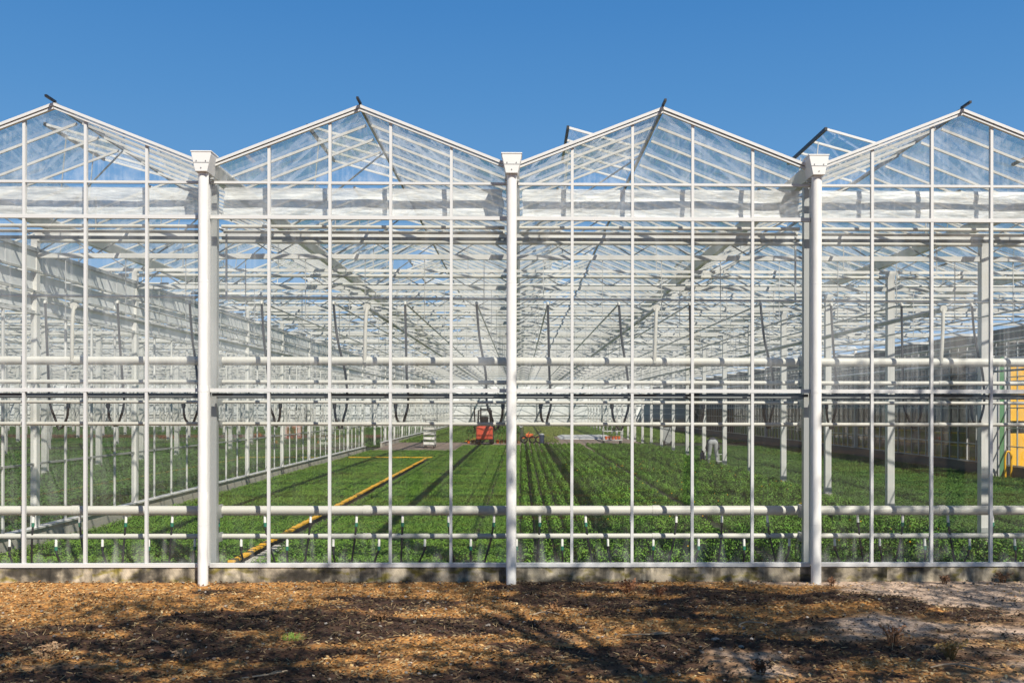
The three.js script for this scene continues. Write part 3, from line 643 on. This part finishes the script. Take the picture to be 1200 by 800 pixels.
{ // white fleece spread over a bed
  const g = new THREE.PlaneGeometry(4.2, 8, 42, 60).rotateX(-Math.PI / 2), P = g.attributes.position;
  for (let i = 0; i < P.count; i++) { const x = P.getX(i), z = P.getZ(i), e = Math.min(1, (2.1 - Math.abs(x)) * 3, (4 - Math.abs(z)) * 3); P.setY(i, (.14 + .04 * fbm(x * 2, z * 2, 3)) * Math.max(0, e)); }
  g.computeVertexNormals(); const m = mesh('fleece_cover', g, std([.5, .5, .49], .8), scene); m.position.set(5.0, PATHY + .01, -62.5); tag(m, 'white fleece cover spread over a bed behind the path', 'cover');
}
// ---- yellow panels, green jamb and bollard by the side wall
{
  const t = thing('yellow_partition', 'bright yellow wall panels in two tiers beside the side wall', 'partition', [15.98, 0, -18.9]);
  boxAt('upper_sheet', 0, 4.6, 1.68, 3.46, -.04, .04, M.yellow, t); boxAt('lower_sheet', 0, 4.6, -.1, 1.27, -.04, .04, M.yellow, t);
  boxAt('base_rail', 0, 4.6, FLOOR, -.12, -.06, .06, M.galvDark, t); boxAt('post', -.1, -.02, FLOOR, 3.6, -.06, .06, M.galvDark, t);
  for (const x of [.5, 1.3, 2.4, 3.5]) boxAt('cover_strip', x, x + .05, -.1, 3.46, .042, .06, M.galvDark, t);
  const j = thing('door_jamb', 'green and white door jamb beside the yellow panels', 'jamb', [15.55, 0, -18.9]);
  boxAt('green_face', .06, .2, FLOOR, 3.75, -.1, .06, std([.10, .24, .11], .6), j); boxAt('white_face', -.2, .04, FLOOR, 3.8, -.1, .08, M.white, j); boxAt('white_edge', .21, .26, FLOOR, 3.8, -.1, .08, M.white, j);
  const y = thing('yellow_bollard', 'short yellow hoop bollard at the foot of the green jamb', 'bollard', [15.62, FLOOR, -18.3]);
  mesh('hoop', curve([V(-.09, 0, 0), V(-.09, .85, 0), V(-.04, .95, 0), V(.04, .95, 0), V(.09, .85, 0), V(.09, 0, 0)], .035, 30, 10), M.yellow, y);
}
for (let k = 0; k < 5; k++) { const p = thing('wall_pipe', ['lowest', 'second lowest', 'middle', 'second highest', 'highest'][k] + ' grey green pipe of the row along the side wall', 'pipe', [15.35 - .05 * k, 2.55 + .36 * k, -.5], 'pipes along the side wall'); tube('pipe_run', V(0, 0, 0), V(0, 0, -58), .07, k % 2 ? M.galv : M.galvDark, p); for (let z = -3.07; z > -50; z -= S) boxAt('bracket', -.01, .5 + .05 * k, -.05, -.02, z - .02, z + .02, M.galvDark, p); }
// ---- the service shed against the side wall
{
  const t = thing('service_shed', 'dark brown lean-to shed behind the glazed side wall', 'shed', [15.98, 0, 0]);
  boxAt('back_wall', 4.6, 4.75, FLOOR, 4.2, ZFAR, -19.1, std([.10, .085, .065], .9, 0, { map: grime }), t);
  boxAt('roof', .02, 4.8, 4.25, 4.4, ZFAR, -19, std([.16, .15, .14], .8), t); boxAt('floor', .05, 4.75, FLOOR - .2, FLOOR - .02, ZFAR, -19, M.plinthIn, t);
  boxAt('end_wall', .05, 4.6, FLOOR, 4.24, ZFAR, ZFAR + .1, M.panelWhite, t);
  for (let k = 0; k < 12; k++) boxAt('wall_stud', 4.5, 4.6, FLOOR, 4.2, -21 - 4.27 * k - .06, -21 - 4.27 * k + .06, M.galvDark, t);
}
for (let k = 0; k < 14; k++) { const z = -24 - k * 1.5, n = 1 + (k * 7 % 3); for (let q = 0; q < n; q++) { const c = thing('orange_crate', 'orange brown crate in the row of stacks inside the dark shed', 'crate', [17.4 + (k % 2) * .25, FLOOR + q * .46, z], 'crates stacked in the shed'); boxAt('crate_body', -.5, .5, 0, .4, -.55, .55, k % 3 ? M.wood : M.orange, c); boxAt('crate_rim', -.53, .53, .4, .45, -.58, .58, M.yellow, c); } }

// ================================================================ litter, weeds and stones outside
const litterMat = std([1, 1, 1], .95, 0, { side: THREE.DoubleSide });
{
  const flake = (() => { const g = new THREE.BufferGeometry(); g.setAttribute('position', new THREE.Float32BufferAttribute([-.5, 0, 0, -.1, .12, .28, .5, .05, .02, .05, .1, -.3, -.2, .2, -.02], 3)); g.setIndex([0, 1, 4, 1, 2, 4, 2, 3, 4, 3, 0, 4]); g.computeVertexNormals(); return g; })();
  const straw = new THREE.BoxGeometry(1, .05, .05);
  const scatter = (name, label, geo, n, size, keep, color, cat) => {
    const m = new THREE.InstancedMesh(geo, litterMat, n); m.name = name; shadowed(m); const e = new THREE.Euler(), q = new THREE.Quaternion(), c = new THREE.Color(), mt = new THREE.Matrix4();
    for (let i = 0; i < n;) {
      const z = .03 + Math.pow(rnd(), .9) * 5.6, x = rr(-8.6, 8.6); if (rnd() > keep(x, z)) continue;
      const s = size(); q.setFromEuler(e.set(rr(-.5, .5), rr(0, 6.28), rr(-.4, .4)));
      mt.compose(V(x, groundY(x, z) + .006 + s[1] * .3, z), q, V(s[0], s[1], s[2])); m.setMatrixAt(i, mt); m.setColorAt(i, c.setRGB(...color(x, z))); i++;
    }
    scene.add(m); return tag(m, label, cat, null, 'stuff');
  };
  const tan = (x, z) => { const b = mossShadeAt(x, z), k = rr(.35, 1.25) * (1 - .9 * b * rr(.86, 1)), u = rr(0, 1); return u < .5 ? [.43 * k, .255 * k, .095 * k] : u < .82 ? [.27 * k, .13 * k, .045 * k] : [.44 * k, .33 * k, .17 * k]; };  // flakes darken with the soil's black moss and painted shade
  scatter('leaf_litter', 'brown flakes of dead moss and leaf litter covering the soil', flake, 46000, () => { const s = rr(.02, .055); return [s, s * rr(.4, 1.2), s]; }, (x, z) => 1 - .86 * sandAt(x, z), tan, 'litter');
  scatter('dry_straw', 'short dry straws and needles strewn over the soil', straw, 3500, () => { const s = rr(.025, .08); return [s, .05 + .04 * rnd(), .05 + .04 * rnd()]; }, (x, z) => 1 - .7 * sandAt(x, z), (x, z) => { const k = rr(.5, 1.2); return [.40 * k, .29 * k, .15 * k]; }, 'litter');
  const peb = new THREE.IcosahedronGeometry(.5, 1); { const P = peb.attributes.position; for (let i = 0; i < P.count; i++) { const v = V(P.getX(i), P.getY(i), P.getZ(i)), k = 1 + .35 * perlin.noise(v.x * 3, v.y * 3, v.z * 3); P.setXYZ(i, v.x * k, v.y * k * .6, v.z * k); } peb.computeVertexNormals(); }
  scatter('gravel', 'small pale pebbles and crumbs of soil', peb, 3000, () => { const s = Math.pow(rnd(), 3) * .035 + .006; return [s, s, s]; }, () => 1, (x, z) => { const k = rnd() < .2 ? rr(.6, 1.1) : rr(.15, .5); return [.44 * k, .38 * k, .32 * k]; }, 'gravel');
  // stones one can pick out
  for (const [x, z, s] of [[-4.5, 3.5, .07], [-2.75, 1.3, .06], [1.9, 3.4, .08], [2.1, 3.65, .06], [5.3, 3.3, .05]]) {
    const m = mesh('stone', peb, std([.30 * rr(.8, 1.1), .25, .20], .9), scene); m.position.set(x, groundY(x, z) + s * .12, z); m.scale.set(s, s * .8, s * rr(.8, 1.2)); m.rotation.y = rnd() * 6; tag(m, 'pale rounded stone lying loose on the brown litter', 'stone', 'loose pale stones');
  }
}
function twig(x, z, len, turn, label) {
  const t = thing('twig', label, 'twig', [x, groundY(x, z) + .015, z]); t.rotation.y = turn;
  const pts = [0, .25, .5, .75, 1].map((u) => V((u - .5) * len, .012 + .02 * Math.sin(u * 3.1), len * .12 * Math.sin(u * 5 + x * 9)));
  mesh('stem', curve(pts, .008, 14, 6), std([.36, .28, .19], .9), t); mesh('side_shoot', curve([pts[2], pts[2].clone().add(V(len * .1, .03, len * .12)), pts[2].clone().add(V(len * .22, .03, len * .2))], .005, 8, 5), std([.34, .26, .17], .9), t);
}
twig(2.41, 2.68, .34, .5, 'bent pale twig on the dark litter below the right post');
twig(-2.19, 4.61, .4, .6, 'thin pale twig on the black litter below the left post');
twig(-3.57, 3.44, .2, -.9, 'forked pale twig among black litter left of the green tuft');
twig(1.25, 3.26, .5, .25, 'long thin twig on the litter in front of the middle panes');
twig(0.26, 2.25, .3, .1, 'short straight twig on brown litter near the middle post');
twig(3.78, 4.56, .45, -.2, 'dark bent twig on the pale sand');
function weed(x, z, h, n, col, label, name = 'dry_weed', cat = 'weed') {
  const t = thing(name, label, cat, [x, groundY(x, z) - .01, z]), m = new MB(), lf = new MB();
  for (let k = 0; k < n; k++) {
    const a = rnd() * 6.28, r = rr(.1, .9) * h, top = V(Math.cos(a) * r, h * rr(.45, 1), Math.sin(a) * r), mid = top.clone().multiplyScalar(.5).add(V(0, h * .15, 0)), o = V(Math.cos(a) * .03, 0, Math.sin(a) * .03);
    m.bar(o, mid, .005, .005); m.bar(mid, top, .004, .004);
    for (let q = 0; q < 5; q++) { const c = mid.clone().lerp(top, q / 4), u = V(rr(-1, 1), rr(-.2, .8), rr(-1, 1)).normalize().multiplyScalar(rr(.02, .045)), w = V(rr(-1, 1), rr(-.4, .4), rr(-1, 1)).normalize().multiplyScalar(.012); lf.quad(c.clone().sub(w), c.clone().add(w), c.clone().add(u).add(w.clone().multiplyScalar(.4)), c.clone().add(u).sub(w.clone().multiplyScalar(.4))); }
  }
  const sm = std(col.map((c) => c * .8), .9), lm = std(col, .9, 0, { side: THREE.DoubleSide }); m.build('stems', sm, t, 'stuff'); lf.build('leaves', lm, t, 'stuff');
}
const rust = [.34, .15, .07];
weed(1.31, 0.85, .2, 34, rust, 'dried rust red weed tuft against the concrete plinth, the widest one');
weed(1.69, 1.02, .12, 16, rust, 'small rust red weed beside the widest dried tuft');
weed(3.6, 3.54, .2, 24, [.2, .1, .05], 'dark brown dried weed standing alone on sand');
weed(3.93, 4.09, .17, 30, [.3, .19, .06], 'yellow brown dried weed spreading over pale sand');
weed(2.05, 4.61, .12, 20, [.12, .06, .03], 'dark low dried weed at the edge of sand');
weed(4.01, 0.38, .12, 14, [.24, .12, .06], 'thin brown weed against the plinth right of the right post');
weed(5.53, 0.25, .14, 18, [.24, .13, .07], 'bushy brown weed against the plinth by the sand');
weed(6.36, 0.13, .16, 22, [.26, .14, .07], 'tall brown weed against the plinth at the sand edge');
weed(-1.53, 2.38, .12, 22, [.3, .16, .07], 'low rust brown weed on litter between the two left posts');
weed(0.36, 2.16, .14, 22, [.3, .15, .06], 'rust brown weed standing on litter by the middle post');
weed(-4.35, 3.97, .16, 26, [.32, .2, .11], 'pale brown weed on dark litter');
weed(-3.06, 4.09, .14, 22, [.3, .2, .12], 'straw brown weed by the forked twig');
{
  const [x, z] = [-2.27, 3.29], t = thing('grass_tuft', 'small bright green grass tuft alone on the dark litter', 'grass', [x, groundY(x, z), z]), m = new MB();
  for (let k = 0; k < 90; k++) { const a = rnd() * 6.28, r = rr(0, .09), o = V(Math.cos(a) * r, 0, Math.sin(a) * r * .6), e = o.clone().multiplyScalar(1.5).add(V(rr(-.02, .02), rr(.03, .075), rr(-.02, .02))); m.bar(o, e, .004, .002); }
  m.build('blades', std([.16, .26, .04], .8), t, 'stuff');
}

// ================================================================ trees behind the camera: they dapple the soil and mirror in the panes
function tree(name, label, x, z, h, R, leaves, tone) {
  const t = thing(name, label, 'tree', [x, OUT - .05, z], 'trees facing the greenhouse'), bark = std([.12, .095, .07], .95), trunk = new MB();
  const limb = (a, b, r0, r1) => { const d = b.clone().sub(a), L = d.length(), g = new THREE.CylinderGeometry(r1, r0, L, 8, 1); trunk.geo(g, new THREE.Matrix4().compose(a.clone().lerp(b, .5), new THREE.Quaternion().setFromUnitVectors(V(0, 1, 0), d.normalize()), V(1, 1, 1))); };
  limb(V(0, 0, 0), V(.1, h * .45, 0), .22, .16); limb(V(.1, h * .45, 0), V(0, h * .9, .1), .16, .04);
  const cl = [];
  for (let k = 0; k < 44; k++) {
    const u = rr(-1, 1), a = rnd() * 6.28, q = Math.sqrt(1 - u * u), r = Math.cbrt(rr(.15, 1)), c = V(Math.cos(a) * q * r * R, h * .68 + u * r * h * .32, Math.sin(a) * q * r * R); cl.push(c);
    if (k < 22) limb(V(.05, h * rr(.35, .75), 0), c, .05, .012);
  }
  trunk.build('trunk', bark, t);
  const g = new THREE.BufferGeometry(); g.setAttribute('position', new THREE.Float32BufferAttribute([0, 0, 0, .45, .1, .38, 1, 0, 0, .45, .1, -.38], 3)); g.setIndex([0, 1, 2, 0, 2, 3]); g.computeVertexNormals();
  const m = new THREE.InstancedMesh(g, new THREE.MeshPhysicalMaterial({ color: rgb(1, 1, 1), roughness: .7, transmission: .25, thickness: 0, side: THREE.DoubleSide }), leaves); m.name = 'crown'; shadowed(m); m.userData.kind = 'stuff';
  const q = new THREE.Quaternion(), e = new THREE.Euler(), mt = new THREE.Matrix4(), c = new THREE.Color();
  for (let i = 0; i < leaves; i++) {
    const o = cl[Math.floor(rnd() * cl.length)], s = R * .26, p = o.clone().add(V((rnd() + rnd() + rnd() - 1.5) * s, (rnd() + rnd() + rnd() - 1.5) * s * .7, (rnd() + rnd() + rnd() - 1.5) * s)), k = rr(.6, 1.3);
    if (z + p.z < 13.4) p.y = Math.max(p.y, 3.4 + .5 * (13.4 - z - p.z) + rnd() * .8);   // no twig hangs into the view
    mt.compose(p, q.setFromEuler(e.set(rr(-1, 1), rr(0, 6.28), rr(-1, 1))), V(1, 1, 1).multiplyScalar(rr(.09, .17))); m.setMatrixAt(i, mt); m.setColorAt(i, c.setRGB(tone[0] * k, tone[1] * k, tone[2] * k));
  }
  t.add(m);
}

tree('broadleaf_tree', 'tall broadleaf tree facing the right gables', 10.2, 10.2, 12.8, 4.2, 9000, [.06, .11, .025]);
tree('broadleaf_tree', 'broadleaf tree facing the middle gable', 4.0, 10.6, 12.4, 3.7, 6800, [.07, .12, .03]);
tree('broadleaf_tree', 'smaller broadleaf tree facing the left of the middle post', -2.6, 11.6, 11.6, 3.6, 5000, [.08, .12, .03]);

// ---------------------------------------------------------------- render
const renderer = new THREE.WebGLRenderer({ antialias: true });
renderer.setSize(1200, 800);
renderer.toneMapping = THREE.LinearToneMapping;
renderer.toneMappingExposure = EXPOSURE;
renderer.shadowMap.enabled = true;
renderer.render(scene, camera);
